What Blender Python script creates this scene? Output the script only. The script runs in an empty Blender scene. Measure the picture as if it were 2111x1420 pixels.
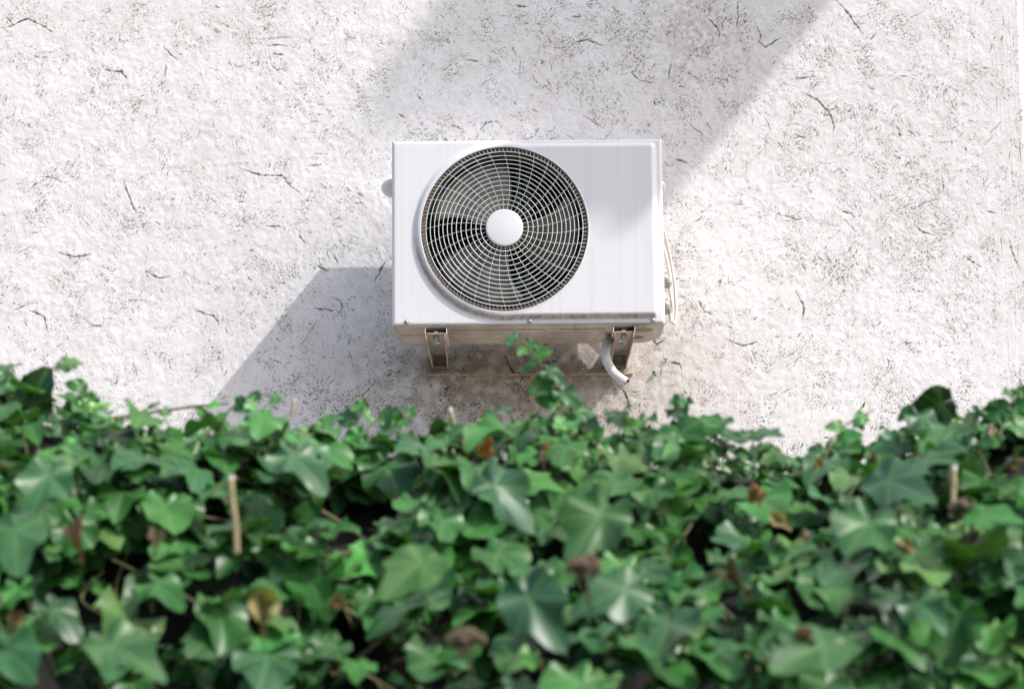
import bpy, math, random
import numpy as np
from mathutils import Vector, Matrix
random.seed(7); rng = np.random.default_rng(11)
S = bpy.context.scene; COL = S.collection
rad = math.radians

# ------------------------------------------------------------------ camera
CAM = Vector((0, 0, 1.6)); PITCH = 8.5; ROLL = 0.5; LENS = 83.6; PW, PH = 2111, 1420
cd = bpy.data.cameras.new('camera'); co = bpy.data.objects.new('camera', cd); COL.objects.link(co)
rot = Matrix.Rotation(rad(90 + PITCH), 3, 'X') @ Matrix.Rotation(rad(-ROLL), 3, 'Z')
co.location = CAM; co.rotation_euler = rot.to_euler()
cd.lens = LENS; cd.sensor_width = 36; cd.sensor_fit = 'HORIZONTAL'; cd.clip_end = 500; cd.clip_start = 0.05
cd.dof.use_dof = True; cd.dof.focus_distance = 7.1; cd.dof.aperture_fstop = 5.0
S.camera = co

# ------------------------------------------------------------------ sky, sun, exposure
TX, TZ = 1.65, 2.03                       # sun: sideways and up for every metre out of the wall
sv = Vector((TX, -1, TZ)).normalized()
W = bpy.data.worlds.new('World'); S.world = W; W.use_nodes = True
nt = W.node_tree; nt.nodes.clear()
sky = nt.nodes.new('ShaderNodeTexSky'); sky.sky_type = 'NISHITA'; sky.sun_disc = False
sky.sun_elevation = math.asin(sv.z); sky.sun_rotation = math.atan2(sv.x, sv.y)
sky.air_density = 1.0; sky.dust_density = 3.5
bg = nt.nodes.new('ShaderNodeBackground'); bg.inputs[1].default_value = 0.138
out = nt.nodes.new('ShaderNodeOutputWorld')
nt.links.new(sky.outputs[0], bg.inputs[0]); nt.links.new(bg.outputs[0], out.inputs[0])
sl = bpy.data.lights.new('sun', 'SUN'); sl.energy = 2.1; sl.angle = rad(0.55); sl.color = (1, 0.965, 0.92)
so = bpy.data.objects.new('sun', sl); COL.objects.link(so); so.rotation_euler = sv.to_track_quat('Z', 'Y').to_euler()
S.view_settings.view_transform = 'Standard'; S.view_settings.look = 'None'
S.view_settings.exposure = 0.88; S.view_settings.gamma = 1

# ------------------------------------------------------------------ helpers
FP = LENS / 36 * PW
def ray(px, py):
    v = Vector(((px - PW/2) / FP, -(py - PH/2) / FP, -1)); return rot @ v
def at(px, py, Y):
    r = ray(px, py); return CAM + r * (Y / r.y)

class MB:
    """collects verts and faces (with a material slot each) and links them as one mesh"""
    def __init__(s): s.v = []; s.f = []; s.m = []
    def add(s, vs, fs, mi=0):
        o = len(s.v); s.v += [tuple(p) for p in vs]; s.f += [tuple(i + o for i in f) for f in fs]; s.m += [mi]*len(fs)
    def box(s, a, b, mi=0):
        x0, y0, z0 = a; x1, y1, z1 = b
        s.add([(x0,y0,z0),(x1,y0,z0),(x1,y1,z0),(x0,y1,z0),(x0,y0,z1),(x1,y0,z1),(x1,y1,z1),(x0,y1,z1)],
              [(0,3,2,1),(4,5,6,7),(0,1,5,4),(1,2,6,5),(2,3,7,6),(3,0,4,7)], mi)
    def prism(s, poly, d, mi=0, edge=None):
        """poly: list of 3D points, extruded by vector d"""
        n = len(poly); d = Vector(d); a = [Vector(p) for p in poly]; b = [p + d for p in a]
        s.add(a + b, [tuple(range(n))[::-1], tuple(range(n, 2*n))], mi)
        s.add(a + b, [(i, (i+1) % n, n + (i+1) % n, n + i) for i in range(n)], mi if edge is None else edge)
    def tube(s, pts, r, sides=8, mi=0, closed=False, cap=True, up=None):
        pts = [Vector(p) for p in pts]; n = len(pts)
        rs = r if hasattr(r, '__len__') else [r]*n
        ref = Vector(up) if up is not None else None; vs = []
        prev = None
        for i, p in enumerate(pts):
            t = (pts[(i+1) % n] - pts[i-1]) if closed else (pts[min(i+1, n-1)] - pts[max(i-1, 0)])
            if t.length < 1e-9: t = Vector((0,0,1))
            t.normalize()
            if prev is None:
                q = ref if ref is not None else (Vector((0,0,1)) if abs(t.z) < .9 else Vector((1,0,0)))
            else: q = prev
            u = (q - t*q.dot(t))
            if u.length < 1e-6: u = t.orthogonal()
            u.normalize(); w = t.cross(u); prev = u
            for k in range(sides):
                a = 2*math.pi*k/sides
                vs.append(p + (u*math.cos(a) + w*math.sin(a))*rs[i])
        fs = []
        for i in range(n if closed else n-1):
            j = (i+1) % n
            for k in range(sides):
                k2 = (k+1) % sides
                fs.append((i*sides+k, i*sides+k2, j*sides+k2, j*sides+k))
        if cap and not closed:
            fs.append(tuple(range(sides))[::-1]); fs.append(tuple((n-1)*sides+k for k in range(sides)))
        s.add(vs, fs, mi)
    def lathe(s, prof, c, sides=64, mi=0):
        """prof: list of (radius, y); axis along y through c=(x,z)"""
        vs = [(c[0] + r*math.cos(2*math.pi*k/sides), y, c[1] + r*math.sin(2*math.pi*k/sides)) for r, y in prof for k in range(sides)]
        fs = [(i*sides+k, i*sides+(k+1) % sides, (i+1)*sides+(k+1) % sides, (i+1)*sides+k) for i in range(len(prof)-1) for k in range(sides)]
        s.add(vs, fs, mi)
    def build(s, name, mats, parent=None, smooth=True, origin=None, bevel=0, autos=40):
        me = bpy.data.meshes.new(name)
        o_ = Vector(origin) if origin is not None else Vector((0,0,0))
        me.from_pydata([tuple(Vector(p) - o_) for p in s.v], [], s.f)
        mats = mats if isinstance(mats, (list, tuple)) else [mats]
        for m in mats: me.materials.append(m)
        me.polygons.foreach_set('material_index', s.m)
        ob = bpy.data.objects.new(name, me); COL.objects.link(ob)
        import bmesh
        bm = bmesh.new(); bm.from_mesh(me); bmesh.ops.remove_doubles(bm, verts=bm.verts, dist=1e-5)
        bmesh.ops.recalc_face_normals(bm, faces=bm.faces)
        if smooth:
            for e in bm.edges:
                e.smooth = not (len(e.link_faces) == 2 and e.calc_face_angle(0) > rad(autos))
            for f in bm.faces: f.smooth = True
        bm.to_mesh(me); bm.free()
        if origin is not None: ob.location = o_
        if bevel:
            md = ob.modifiers.new('bevel', 'BEVEL'); md.width = bevel; md.segments = 2; md.limit_method = 'ANGLE'; md.angle_limit = rad(40)
        if parent is not None:
            ob.parent = parent; ob.matrix_parent_inverse = Matrix.Identity(4)
            ob.location = ob.location - world_loc(parent)
        return ob
def world_loc(o):
    l = Vector(o.location); p = o.parent
    while p is not None: l += Vector(p.location); p = p.parent
    return l
def tag(o, label, cat, group=None, kind=None):
    if label: o['label'] = label
    if cat: o['category'] = cat
    if group: o['group'] = group
    if kind: o['kind'] = kind
    return o
def empty(name, loc):
    o = bpy.data.objects.new(name, None); o.empty_display_size = .1; o.location = loc; COL.objects.link(o); return o

# fast mesh from numpy
def np_mesh(name, V, F, mat, uv=None, attrs=(), smooth=True):
    me = bpy.data.meshes.new(name); nv, nf = len(V), len(F); k = F.shape[1]
    me.vertices.add(nv); me.vertices.foreach_set('co', V.astype(np.float32).ravel())
    me.loops.add(nf*k); me.loops.foreach_set('vertex_index', F.astype(np.int32).ravel())
    me.polygons.add(nf); me.polygons.foreach_set('loop_start', np.arange(0, nf*k, k, dtype=np.int32))
    me.polygons.foreach_set('loop_total', np.full(nf, k, dtype=np.int32))
    if smooth: me.polygons.foreach_set('use_smooth', np.ones(nf, dtype=bool))
    me.update(calc_edges=True)
    for nm, typ, data in attrs:
        a = me.attributes.new(nm, typ, 'POINT')
        a.data.foreach_set({'FLOAT':'value','FLOAT_COLOR':'color','FLOAT_VECTOR':'vector'}[typ], data.astype(np.float32).ravel())
    for m in (mat if isinstance(mat, (list, tuple)) else [mat]): me.materials.append(m)
    ob = bpy.data.objects.new(name, me); COL.objects.link(ob); return ob

# ------------------------------------------------------------------ materials
class NT:
    def __init__(s, name):
        s.m = bpy.data.materials.new(name); s.m.use_nodes = True; s.t = s.m.node_tree; s.n = s.t.nodes
        s.b = s.n['Principled BSDF']; s.out = s.n['Material Output']
    def new(s, t, **kw):
        n = s.n.new(t)
        for k, v in kw.items(): setattr(n, k, v)
        return n
    def l(s, a, b): s.t.links.new(a, b)
    def coord(s, which='Object'): return s.new('ShaderNodeTexCoord').outputs[which]
    def mapping(s, v, scale=(1,1,1), loc=(0,0,0)):
        n = s.new('ShaderNodeMapping'); n.inputs['Scale'].default_value = scale; n.inputs['Location'].default_value = loc
        s.l(v, n.inputs[0]); return n.outputs[0]
    def noise(s, v, scale, detail=4, rough=.55, dist=0):
        n = s.new('ShaderNodeTexNoise'); n.inputs['Scale'].default_value = scale; n.inputs['Detail'].default_value = detail
        n.inputs['Roughness'].default_value = rough; n.inputs['Distortion'].default_value = dist
        s.l(v, n.inputs['Vector']); return n.outputs[0]
    def ramp(s, f, stops):
        n = s.new('ShaderNodeValToRGB'); e = n.color_ramp.elements
        while len(e) < len(stops): e.new(.5)
        for k, (p, c) in enumerate(stops):
            e[k].position = p; e[k].color = (c, c, c, 1) if not hasattr(c, '__len__') else (*c, 1)
        s.l(f, n.inputs[0]); return n.outputs[0]
    def mix(s, f, a, b, bt='MIX'):
        n = s.new('ShaderNodeMix', data_type='RGBA', blend_type=bt)
        for i, v in ((0, f), (6, a), (7, b)):
            if hasattr(v, 'is_linked') or isinstance(v, bpy.types.NodeSocket): s.l(v, n.inputs[i])
            else: n.inputs[i].default_value = v if i == 0 else (*v, 1)
        return n.outputs[2]
    def math(s, op, a, b=None):
        n = s.new('ShaderNodeMath', operation=op)
        for i, v in ((0, a), (1, b)):
            if v is None: continue
            if isinstance(v, bpy.types.NodeSocket): s.l(v, n.inputs[i])
            else: n.inputs[i].default_value = v
        return n.outputs[0]
    def attr(s, name, o='Fac'): n = s.new('ShaderNodeAttribute'); n.attribute_name = name; return n.outputs[o]
    def bump(s, h, strength=.5, dist=.002):
        n = s.new('ShaderNodeBump'); n.inputs['Strength'].default_value = strength; n.inputs['Distance'].default_value = dist
        s.l(h, n.inputs['Height']); s.l(n.outputs[0], s.b.inputs['Normal'])
    def base(s, c):
        if isinstance(c, bpy.types.NodeSocket): s.l(c, s.b.inputs['Base Color'])
        else: s.b.inputs['Base Color'].default_value = (*c, 1)
        return s
    def set(s, rough=.5, metal=0, spec=.5):
        s.b.inputs['Roughness'].default_value = rough; s.b.inputs['Metallic'].default_value = metal
        s.b.inputs['Specular IOR Level'].default_value = spec; return s

def plain(name, c, rough=.5, metal=0, var=.25, scale=60, c2=None):
    n = NT(name); v = n.coord(); f = n.noise(v, scale, 5)
    c2 = c2 or tuple(x*(1-var) for x in c)
    n.base(n.mix(n.ramp(f, [(.35, 0), (.65, 1)]), c2, c)).set(rough, metal); n.bump(f, .15, .001); return n.m

# plaster of the wall: the relief and the grime in the trowel marks come with the mesh
def make_plaster():
    n = NT('rough_white_plaster'); v = n.coord()
    fine = n.noise(v, 420, 3, .6); med = n.noise(v, 110, 4, .6); big = n.noise(v, 1.7, 4, .6)
    white = n.mix(n.ramp(big, [(.35, 0), (.7, 1)]), (.74, .715, .715), (.805, .79, .797))
    sw = n.noise(n.mapping(v, (1, 1, 1.0)), 14, 4, .6, .8)
    white = n.mix(n.ramp(sw, [(.40, 0), (.62, 1)]), n.mix(1.0, white, (.93, .925, .91), 'MULTIPLY'), white)
    st = n.attr('stain_shade'); white = n.mix(st, white, (.36, .305, .26))
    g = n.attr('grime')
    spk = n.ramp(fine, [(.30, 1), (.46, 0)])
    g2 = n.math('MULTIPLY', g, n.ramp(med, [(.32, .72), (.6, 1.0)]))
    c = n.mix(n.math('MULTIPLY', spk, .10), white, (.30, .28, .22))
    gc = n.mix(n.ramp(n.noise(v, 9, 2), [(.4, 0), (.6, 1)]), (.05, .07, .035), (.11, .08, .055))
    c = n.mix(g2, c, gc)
    n.base(c).set(.95, 0, .1)
    n.bump(n.math('ADD', n.math('MULTIPLY', fine, .5), med),   .75, .0018)
    return n.m
M_plaster = make_plaster()

def make_paint():
    n = NT('white_enamel_paint'); v = n.coord()
    stre = n.noise(n.mapping(v, (95, 40, 1.1)), 1, 5, .6)
    stre2 = n.noise(n.mapping(v, (28, 28, .6)), 1, 4, .6)
    blot = n.noise(v, 7, 5, .6)
    c = n.mix(n.math('MULTIPLY', n.ramp(stre, [(.45, 0), (.75, 1)]), .55), (.70, .69, .715), (.61, .60, .62))
    c = n.mix(n.math('MULTIPLY', n.ramp(stre2, [(.5, 0), (.72, 1)]), .22), c, (.60, .585, .58))
    c = n.mix(n.math('MULTIPLY', n.attr('dirt'), n.ramp(n.noise(n.mapping(v, (60, 60, 30)), 1, 5, .7), [(.3, .35), (.62, 1)])), c, (.20, .175, .135))
    sp = n.noise(v, 160, 2, .5)
    c = n.mix(n.math('MULTIPLY', n.ramp(sp, [(.715, 0), (.74, 1)]), .5), c, (.30, .28, .24))
    n.base(c).set(.42, 0, .4); n.bump(blot, .1, .002); return n.m
M_paint = make_paint()
M_wire = plain('white_coated_wire', (.78, .84, .80), .4, 0, .12)
M_hub = plain('white_badge_plastic', (.69, .685, .71), .5, 0, .03)
M_shroud = plain('dusty_brown_shroud', (.13, .105, .092), .7, 0, .4, 45)
M_blade = plain('dusty_grey_fan_blade', (.15, .135, .118), .40, 0, .45, 22)
M_dark = plain('dark_interior', (.012, .012, .013), .8)
M_motor = plain('dark_blue_motor_steel', (.035, .045, .06), .4, .5)
M_zinc = plain('zinc_plated_steel', (.55, .56, .56), .35, .8, .2)
M_screw = plain('screw_steel', (.30, .36, .36), .35, .8, .3)
def make_coil():
    n = NT('coil_fins'); v = n.coord(); w = n.new('ShaderNodeTexWave', wave_type='BANDS', bands_direction='X')
    w.inputs['Scale'].default_value = 60; w.inputs['Distortion'].default_value = .6; n.l(v, w.inputs[0])
    f = n.noise(v, 60, 3)
    c = n.mix(w.outputs[1], (.012, .013, .016), (.10, .07, .062))
    c = n.mix(n.ramp(f, [(.4, 0), (.6, .6)]), c, (.03, .05, .055))
    n.base(c).set(.5, .3); return n.m
M_coil = make_coil()
def make_pan():
    n = NT('stained_base_steel'); v = n.coord()
    f = n.noise(n.mapping(v, (7, 1.6, 7)), 1, 6, .6, .3); g = n.noise(n.mapping(v, (20, 5, 20)), 1, 6, .7)
    c = n.mix(n.ramp(f, [(.38, 0), (.6, 1)]), (.30, .27, .22), (.50, .455, .385))
    c = n.mix(n.ramp(g, [(.56, 0), (.72, .6)]), c, (.16, .125, .085))
    c = n.mix(n.math('MULTIPLY', n.attr('rib_shade'), .55), c, (.27, .22, .16))  # pressed ribs tinted darker to paint in their shade
    n.base(c).set(.5, .1); n.bump(g, .2, .001); return n.m
M_pan = make_pan()
def make_bracket():
    n = NT('weathered_bracket_steel'); v = n.coord(); f = n.noise(v, 28, 6, .65)
    c = n.mix(n.ramp(f, [(.42, 0), (.62, 1)]), (.30, .275, .235), (.50, .475, .43))
    n.base(c).set(.5, .15); return n.m
M_brk = make_bracket()
def make_rust():
    n = NT('rusty_cut_edge'); v = n.coord(); f = n.noise(v, 70, 5, .6)
    n.base(n.mix(n.ramp(f, [(.4, 0), (.6, 1)]), (.34, .15, .055), (.55, .42, .28))).set(.8); return n.m
M_rust = make_rust()
M_hose = plain('ribbed_grey_plastic', (.66, .64, .62), .55, 0, .18, 30)
M_hose_dk = plain('hose_bore', (.05, .03, .02), .9)
M_cable = plain('cream_cable_sheath', (.66, .63, .56), .5, 0, .12)
M_pipe = plain('grey_pipe_fitting', (.34, .33, .31), .45, .2, .35, 40)
M_foam = plain('aged_foam_insulation', (.62, .58, .54), .9, 0, .25, 90)

# ivy leaf: veins run from the stalk to each lobe tip (leaf coordinates lc), tint per leaf
LOBES = [0, 48, -48, 108, -108]
def make_leaf(name, dead=False):
    n = NT(name); lc = n.attr('lc', 'Vector'); tint = n.attr('tint', 'Color')
    sp = n.new('ShaderNodeSeparateXYZ'); n.l(lc, sp.inputs[0])
    ang = n.math('ARCTAN2', sp.outputs[0], sp.outputs[1])
    ln = n.new('ShaderNodeVectorMath', operation='LENGTH'); n.l(lc, ln.inputs[0]); r = ln.outputs['Value']
    dmin = None
    for a in LOBES:
        d = n.math('MULTIPLY', n.math('ABSOLUTE', n.math('SUBTRACT', ang, rad(a))), r)
        dmin = d if dmin is None else n.math('MINIMUM', dmin, d)
    vein = n.ramp(dmin, [(.0, 1), (.025, .5), (.06, 0)])
    # fine side veins
    sv_ = n.math('SINE', n.math('ADD', n.math('MULTIPLY', r, 38), n.math('MULTIPLY', dmin, -60)))
    side = n.math('MULTIPLY', n.ramp(sv_, [(.82, 0), (1, 1)]), .22)
    oi = n.coord(); mott = n.noise(oi, 26, 4, .6)
    c = n.mix(n.ramp(mott, [(.35, 0), (.68, 1)]), n.mix(1.0, tint, (.62, .70, .70), 'MULTIPLY'), tint)
    if not dead:
        c = n.mix(n.math('MULTIPLY', vein, .38), c, (.13, .26, .09))
        c = n.mix(side, c, (.08, .18, .06))
        geo = n.new('ShaderNodeNewGeometry')
        c = n.mix(n.math('MULTIPLY', geo.outputs['Backfacing'], .45), c, (.10, .20, .06))
    n.base(c).set(.38 if not dead else .8, 0, .36 if not dead else .2)
    n.bump(n.math('ADD', n.math('MULTIPLY', dmin, 1.2), n.math('MULTIPLY', mott, .4)), .3, .004)
    tr = n.new('ShaderNodeBsdfTranslucent'); n.l(n.mix(1.0, c, (1.1, 1.5, .5), 'MULTIPLY'), tr.inputs[0])
    ms = n.new('ShaderNodeMixShader'); ms.inputs[0].default_value = .16
    n.l(n.b.outputs[0], ms.inputs[1]); n.l(tr.outputs[0], ms.inputs[2]); n.l(ms.outputs[0], n.out.inputs[0])
    return n.m
M_leaf = make_leaf('glossy_ivy_leaf'); M_dead = make_leaf('dry_ivy_leaf', True)
M_stem = plain('green_brown_vine_stem', (.15, .15, .06), .7, 0, .45, 60)
M_twig = plain('tan_cut_stem', (.40, .33, .19), .8, 0, .45, 45)
M_cut = plain('pale_cut_wood', (.62, .58, .55), .8, 0, .2, 60)
M_umbel = plain('dry_brown_seed_head', (.13, .095, .06), .85, 0, .5, 120, (.09, .075, .04))
M_seed_green = plain('small_seedling_leaf', (.10, .26, .05), .6, 0, .3)
M_gap_shade = plain('ivy_gap_shade_black', (.007, .007, .005), .95, 0, .5, 12)
M_white = plain('pale_render', (.74, .72, .72), .9, 0, .06, 5)
M_conc = plain('shadow_slab_concrete', (.45, .44, .42), .9, 0, .2, 8)
M_soil = plain('ground_soil_grass', (.09, .10, .05), .95, 0, .5, 3)
M_bounce = plain('pale_bounce_path', (.46, .41, .35), .95, 0, .25, 3)

# ------------------------------------------------------------------ key dimensions
YF, YB, YW = 7.0, 7.30, 7.45
UX0 = at(808, 500, YF).x; UX1 = at(1368, 480, YF).x
WX_R = 6
UZ0 = at(1090, 670, YF).z; UZ1 = at(1090, 288, YF).z
print('unit', UX1-UX0, UZ1-UZ0, UZ0)

# ================================================================== SETTING
mb = MB(); g = [(-60,-40,0),(60,-40,0),(60,60,0),(-60,60,0)]; mb.add(g, [(0,1,2,3)])
o = mb.build('ground', M_soil, smooth=False); o['kind'] = 'structure'

mb = MB(); mb.add([(-9,4.4,.004),(WX_R,4.4,.004),(WX_R,7.44,.004),(-9,7.44,.004)], [(0,1,2,3)]); o = mb.build('path', M_bounce, smooth=False); o['kind'] = 'structure'  # unseen pale ground strip added to bounce warm light up under the unit
# ---- plastered house wall: one sheet whose relief is real
def fft_noise(h, w, lo, hi, seed):
    lo *= KS; hi *= KS; r = np.random.default_rng(seed); n = r.standard_normal((h, w)); f = np.fft.rfft2(n)
    ky = np.fft.fftfreq(h)[:, None]; kx = np.fft.rfftfreq(w)[None, :]; k = np.hypot(ky, kx)
    band = np.exp(-(k*hi)**2) - (np.exp(-(k*lo)**2) if lo else 0)
    g = np.fft.irfft2(f*band, (h, w)); return (g - g.mean())/g.std()
STEP = .0023; KS = .003/STEP
WX1 = at(2104, 200, YW).x
fx0, fx1, fz0, fz1 = -1.85, WX1, 2.1, 4.05
nx = int((fx1-fx0)/STEP)+1; nz = int((fz1-fz0)/STEP)+1
fx = np.linspace(fx0, fx1, nx); fz = np.linspace(fz0, fz1, nz)
theta = 1.0*fft_noise(nz, nx, 400, 60, 1) - .70 + .16*fft_noise(nz, nx, 60, 14, 2)
dx, dz = np.cos(theta), np.sin(theta)
white = rng.standard_normal((nz, nx))
def lic(src, n, step=1.0):
    acc = src.copy(); 
    for sgn in (1, -1):
        X, Z = np.meshgrid(np.arange(nx, dtype=float), np.arange(nz, dtype=float))
        for k in range(n):
            xi = np.clip(X.astype(int), 0, nx-1); zi = np.clip(Z.astype(int), 0, nz-1)
            X += sgn*dx[zi, xi]*step; Z += sgn*dz[zi, xi]*step
            xi = np.clip(X.astype(int), 0, nx-1); zi = np.clip(Z.astype(int), 0, nz-1)
            acc += src[zi, xi]
    return (acc - acc.mean())/acc.std()
L1 = lic(white, 4); L2 = lic(fft_noise(nz, nx, 8, 2.0, 3), 4)
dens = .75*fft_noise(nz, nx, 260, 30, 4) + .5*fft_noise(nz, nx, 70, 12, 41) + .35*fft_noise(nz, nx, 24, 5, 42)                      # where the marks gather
lump = fft_noise(nz, nx, 60, 9, 5)
def gz(px_, py_, wx_, wz_):
    c = at(px_, py_, YW); return np.exp(-((fx-c.x)/wx_)**2)[None, :]*np.exp(-((fz-c.z)/wz_)**2)[:, None]
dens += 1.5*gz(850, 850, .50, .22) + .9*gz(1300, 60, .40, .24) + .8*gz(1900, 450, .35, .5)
groove = np.zeros((nz, nx)); depthm = np.zeros((nz, nx))
def stamp(xs, zs, val, rr):
    """xs, zs in cells; val strength; rr radius in cells"""
    R = int(math.ceil(rr.max()))+1
    for a in range(-R, R+1):
        for b in range(-R, R+1):
            xi = np.round(xs).astype(int)+a; zi = np.round(zs).astype(int)+b
            d = np.hypot(xi-xs, zi-zs); w = val*np.clip(1.3 - d/np.maximum(rr, .6), 0, 1)
            ok = (xi >= 0) & (xi < nx) & (zi >= 0) & (zi < nz) & (w > 0)
            np.maximum.at(groove, (zi[ok], xi[ok]), w[ok])
def strokes(N, lmin, lmax, wmin, wmax, smin, smax, seed, curv=.05, clus=.9):
    r = np.random.default_rng(seed); xs = r.uniform(0, nx-1, N); zs = r.uniform(0, nz-1, N)
    keep = r.random(N) < np.clip(.28 + clus*.8*dens[zs.astype(int), xs.astype(int)], .04, 1)
    xs, zs = xs[keep], zs[keep]; N = len(xs)
    L = (lmin*(lmax/lmin)**r.random(N)**1.6)/STEP; cv = r.normal(0, curv, N); th = theta[zs.astype(int), xs.astype(int)] + r.normal(0, .14, N)
    w = r.uniform(wmin, wmax, N)/STEP; sgt = smin + (smax-smin)*r.random(N)**1.8
    t = 0; brk = r.random(N)
    while True:
        act = t < L
        if not act.any(): break
        prof = np.sin(np.pi*np.clip((t+.7)/(L+1.4), 0, 1))**.5
        brk = np.clip(brk + r.normal(0, .28, N), 0, 1); stamp(xs[act]+r.normal(0, .35, act.sum()), zs[act]+r.normal(0, .35, act.sum()), (sgt*prof)[act]*np.clip(brk[act]*1.5-.15, 0, 1)*r.uniform(.6, 1, act.sum()), np.maximum((w*prof)[act], .62))
        th = th + cv/KS + r.normal(0, .07, N); xs = xs + np.cos(th)*.8; zs = zs + np.sin(th)*.8; t += .8
strokes(24000, .002, .007, .0005, .0012, .12, .62, 21, .01)
strokes(5200, .006, .022, .0006, .0014, .25, 1.0, 22, .012)
strokes(700, .016, .10, .0009, .0023, .6, 1.0, 23, .014, 1.0)
# the larger gouges of this wall
G = [((1650,190),(1685,208),(1706,232),(1718,262),(1716,276)), ((550,95),(572,93),(592,97)), ((560,112),(586,114)),
     ((476,338),(505,348),(545,360),(584,362),(600,382),(622,402)), ((255,372),(262,395),(270,420),(283,442)),
     ((335,95),(352,115),(368,127)), ((236,147),(250,150),(262,165)), ((85,366),(108,366),(128,377)), ((1558,55),(1568,75),(1566,90),(1580,100),(1612,78)),
     ((1735,437),(1752,440),(1760,450)), ((2030,435),(2050,440)), ((1720,1),(1780,75)), ((1990,530),(2022,552)), ((2080,490),(2104,560)),
     ((548,467),(572,465),(584,471)), ((613,486),(628,502)), ((772,580),(786,548),(796,540)), ((648,636),(672,640),(688,642)),
     ((684,612),(700,622),(702,640),(694,648)), ((655,548),(676,560)), ((1378,745),(1400,752),(1404,765)), ((1325,690),(1345,700),(1355,712),(1372,700)),
     ((1268,793),(1285,806),(1292,822),(1300,850)), ((1130,745),(1100,752),(1150,744)), ((860,195),(872,210)), ((1040,735),(1058,772),(1075,768)),
     ((930,260),(955,268)), ((820,235),(836,246)), ((1060,12),(1090,16)), ((1200,238),(1240,262)), ((1390,330),(1420,338)), ((1870,270),(1885,280)),
     ((10,60),(60,42),(110,68)), ((215,145),(240,150)), ((960,125),(985,128)), ((1850,275),(1855,283)), ((1415,150),(1440,165)), ((900,560),(880,580)),
     ((1440,620),(1452,640),(1470,650)), ((1600,440),(1640,455),(1660,450)), ((1500,700),(1530,712),(1560,705)), ((1640,600),(1655,640),(1652,660)),
     ((1880,460),(1900,480),(1925,486)), ((300,560),(330,575),(352,570)), ((120,520),(150,530),(190,524)), ((60,640),(90,655),(96,680)), ((400,640),(440,650),(452,668)),
     ((1300,150),(1320,168),(1350,172)), ((1180,90),(1210,84),(1240,96)), ((1460,40),(1480,60),(1482,80))]
rg = np.random.default_rng(5)
for poly in G:
    P = [at(a, b, YW) for a, b in poly]; xs, zs = [], []
    for p, q in zip(P[:-1], P[1:]):
        m = max(2, int((q-p).length/STEP*1.3))
        for k in range(m): s_ = p.lerp(q, k/m); xs.append((s_.x-fx0)/STEP); zs.append((s_.z-fz0)/STEP)
    xs = np.array(xs); zs = np.array(zs); n_ = len(xs); prof = np.sin(np.pi*(np.arange(n_)+.7)/(n_+1))**.4
    jx = np.cumsum(rg.normal(0, .25, n_)); jz = np.cumsum(rg.normal(0, .25, n_)); jx -= np.linspace(0, jx[-1], n_); jz -= np.linspace(0, jz[-1], n_)
    wv = np.interp(np.arange(n_), np.arange(0, n_+4, 4), rg.uniform(.0, 1, len(np.arange(0, n_+4, 4)))); stamp(xs+jx, zs+jz, (.4+.6*wv)*prof*rg.uniform(.6, 1, n_), (.35+1.0*wv**1.5)*prof+.25)
grit = .50*lic(fft_noise(nz, nx, 4, .9, 51), 1) + .45*lic(fft_noise(nz, nx, 9, 2.2, 52), 3) + .55*fft_noise(nz, nx, 3, .8, 53) + .35*fft_noise(nz, nx, 9, 2.5, 54); grit /= grit.std()
pits = np.clip((grit - (1.62 - .60*np.clip(dens, -1.5, 2)))*.34, 0, .42)
grime = np.clip(np.maximum(groove, pits), 0, 1)
fade = np.minimum(1, np.minimum.reduce([(fz-fz0)/.3, (fz1-fz)/.3]))[:, None]*np.minimum(1, (fx-fx0)/.3)[None, :]
rel = (.00030*lump + .00008*L2 + .00005*L1 - .00013*np.clip(grit, 0, 3))*fade - .0026*np.clip(groove, 0, 1)*fade
# corner trowelled lengthwise
edge = np.clip((fx - (fx1-.16))/.12, 0, 1)[None, :]
vert = fft_noise(nz, nx, 40, 1.3, 9); 
k_ = 41; cs = np.cumsum(np.pad(vert, ((k_, 0), (0, 0)), mode='wrap'), 0); vert = (cs[k_:] - cs[:-k_])/k_; vert /= vert.std()
rel = rel*(1-.65*edge) + .00015*vert*edge*fade; grime = np.maximum(grime*(1-.3*edge), np.clip((-vert-2.2)*.5, 0, .3)*edge)
# brown staining under the unit, deepened to paint in the shade there
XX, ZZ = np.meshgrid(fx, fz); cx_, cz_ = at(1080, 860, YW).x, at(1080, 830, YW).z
stn_shade = np.exp(-(((XX-cx_)/.46)**2 + ((ZZ-cz_-.06)/.22)**2))*(.90 + .25*fft_noise(nz, nx, 120, 12, 31))
stn_shade += .30*np.exp(-(((XX-at(1440,30,YW).x)/.16)**2 + ((ZZ-at(1440,60,YW).z)/.16)**2))*(1+.5*fft_noise(nz, nx, 60, 6, 32))
stn_shade += .06*np.clip(fft_noise(nz, nx, 300, 12, 33)-.2, 0, 2) + .05*np.clip(dens, 0, 2)*np.clip(fft_noise(nz, nx, 20, 2.2, 34), 0, 2)
grime = np.clip(grime*3.6*(1+.5*np.clip(stn_shade, 0, 1)), 0, 1)
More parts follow.
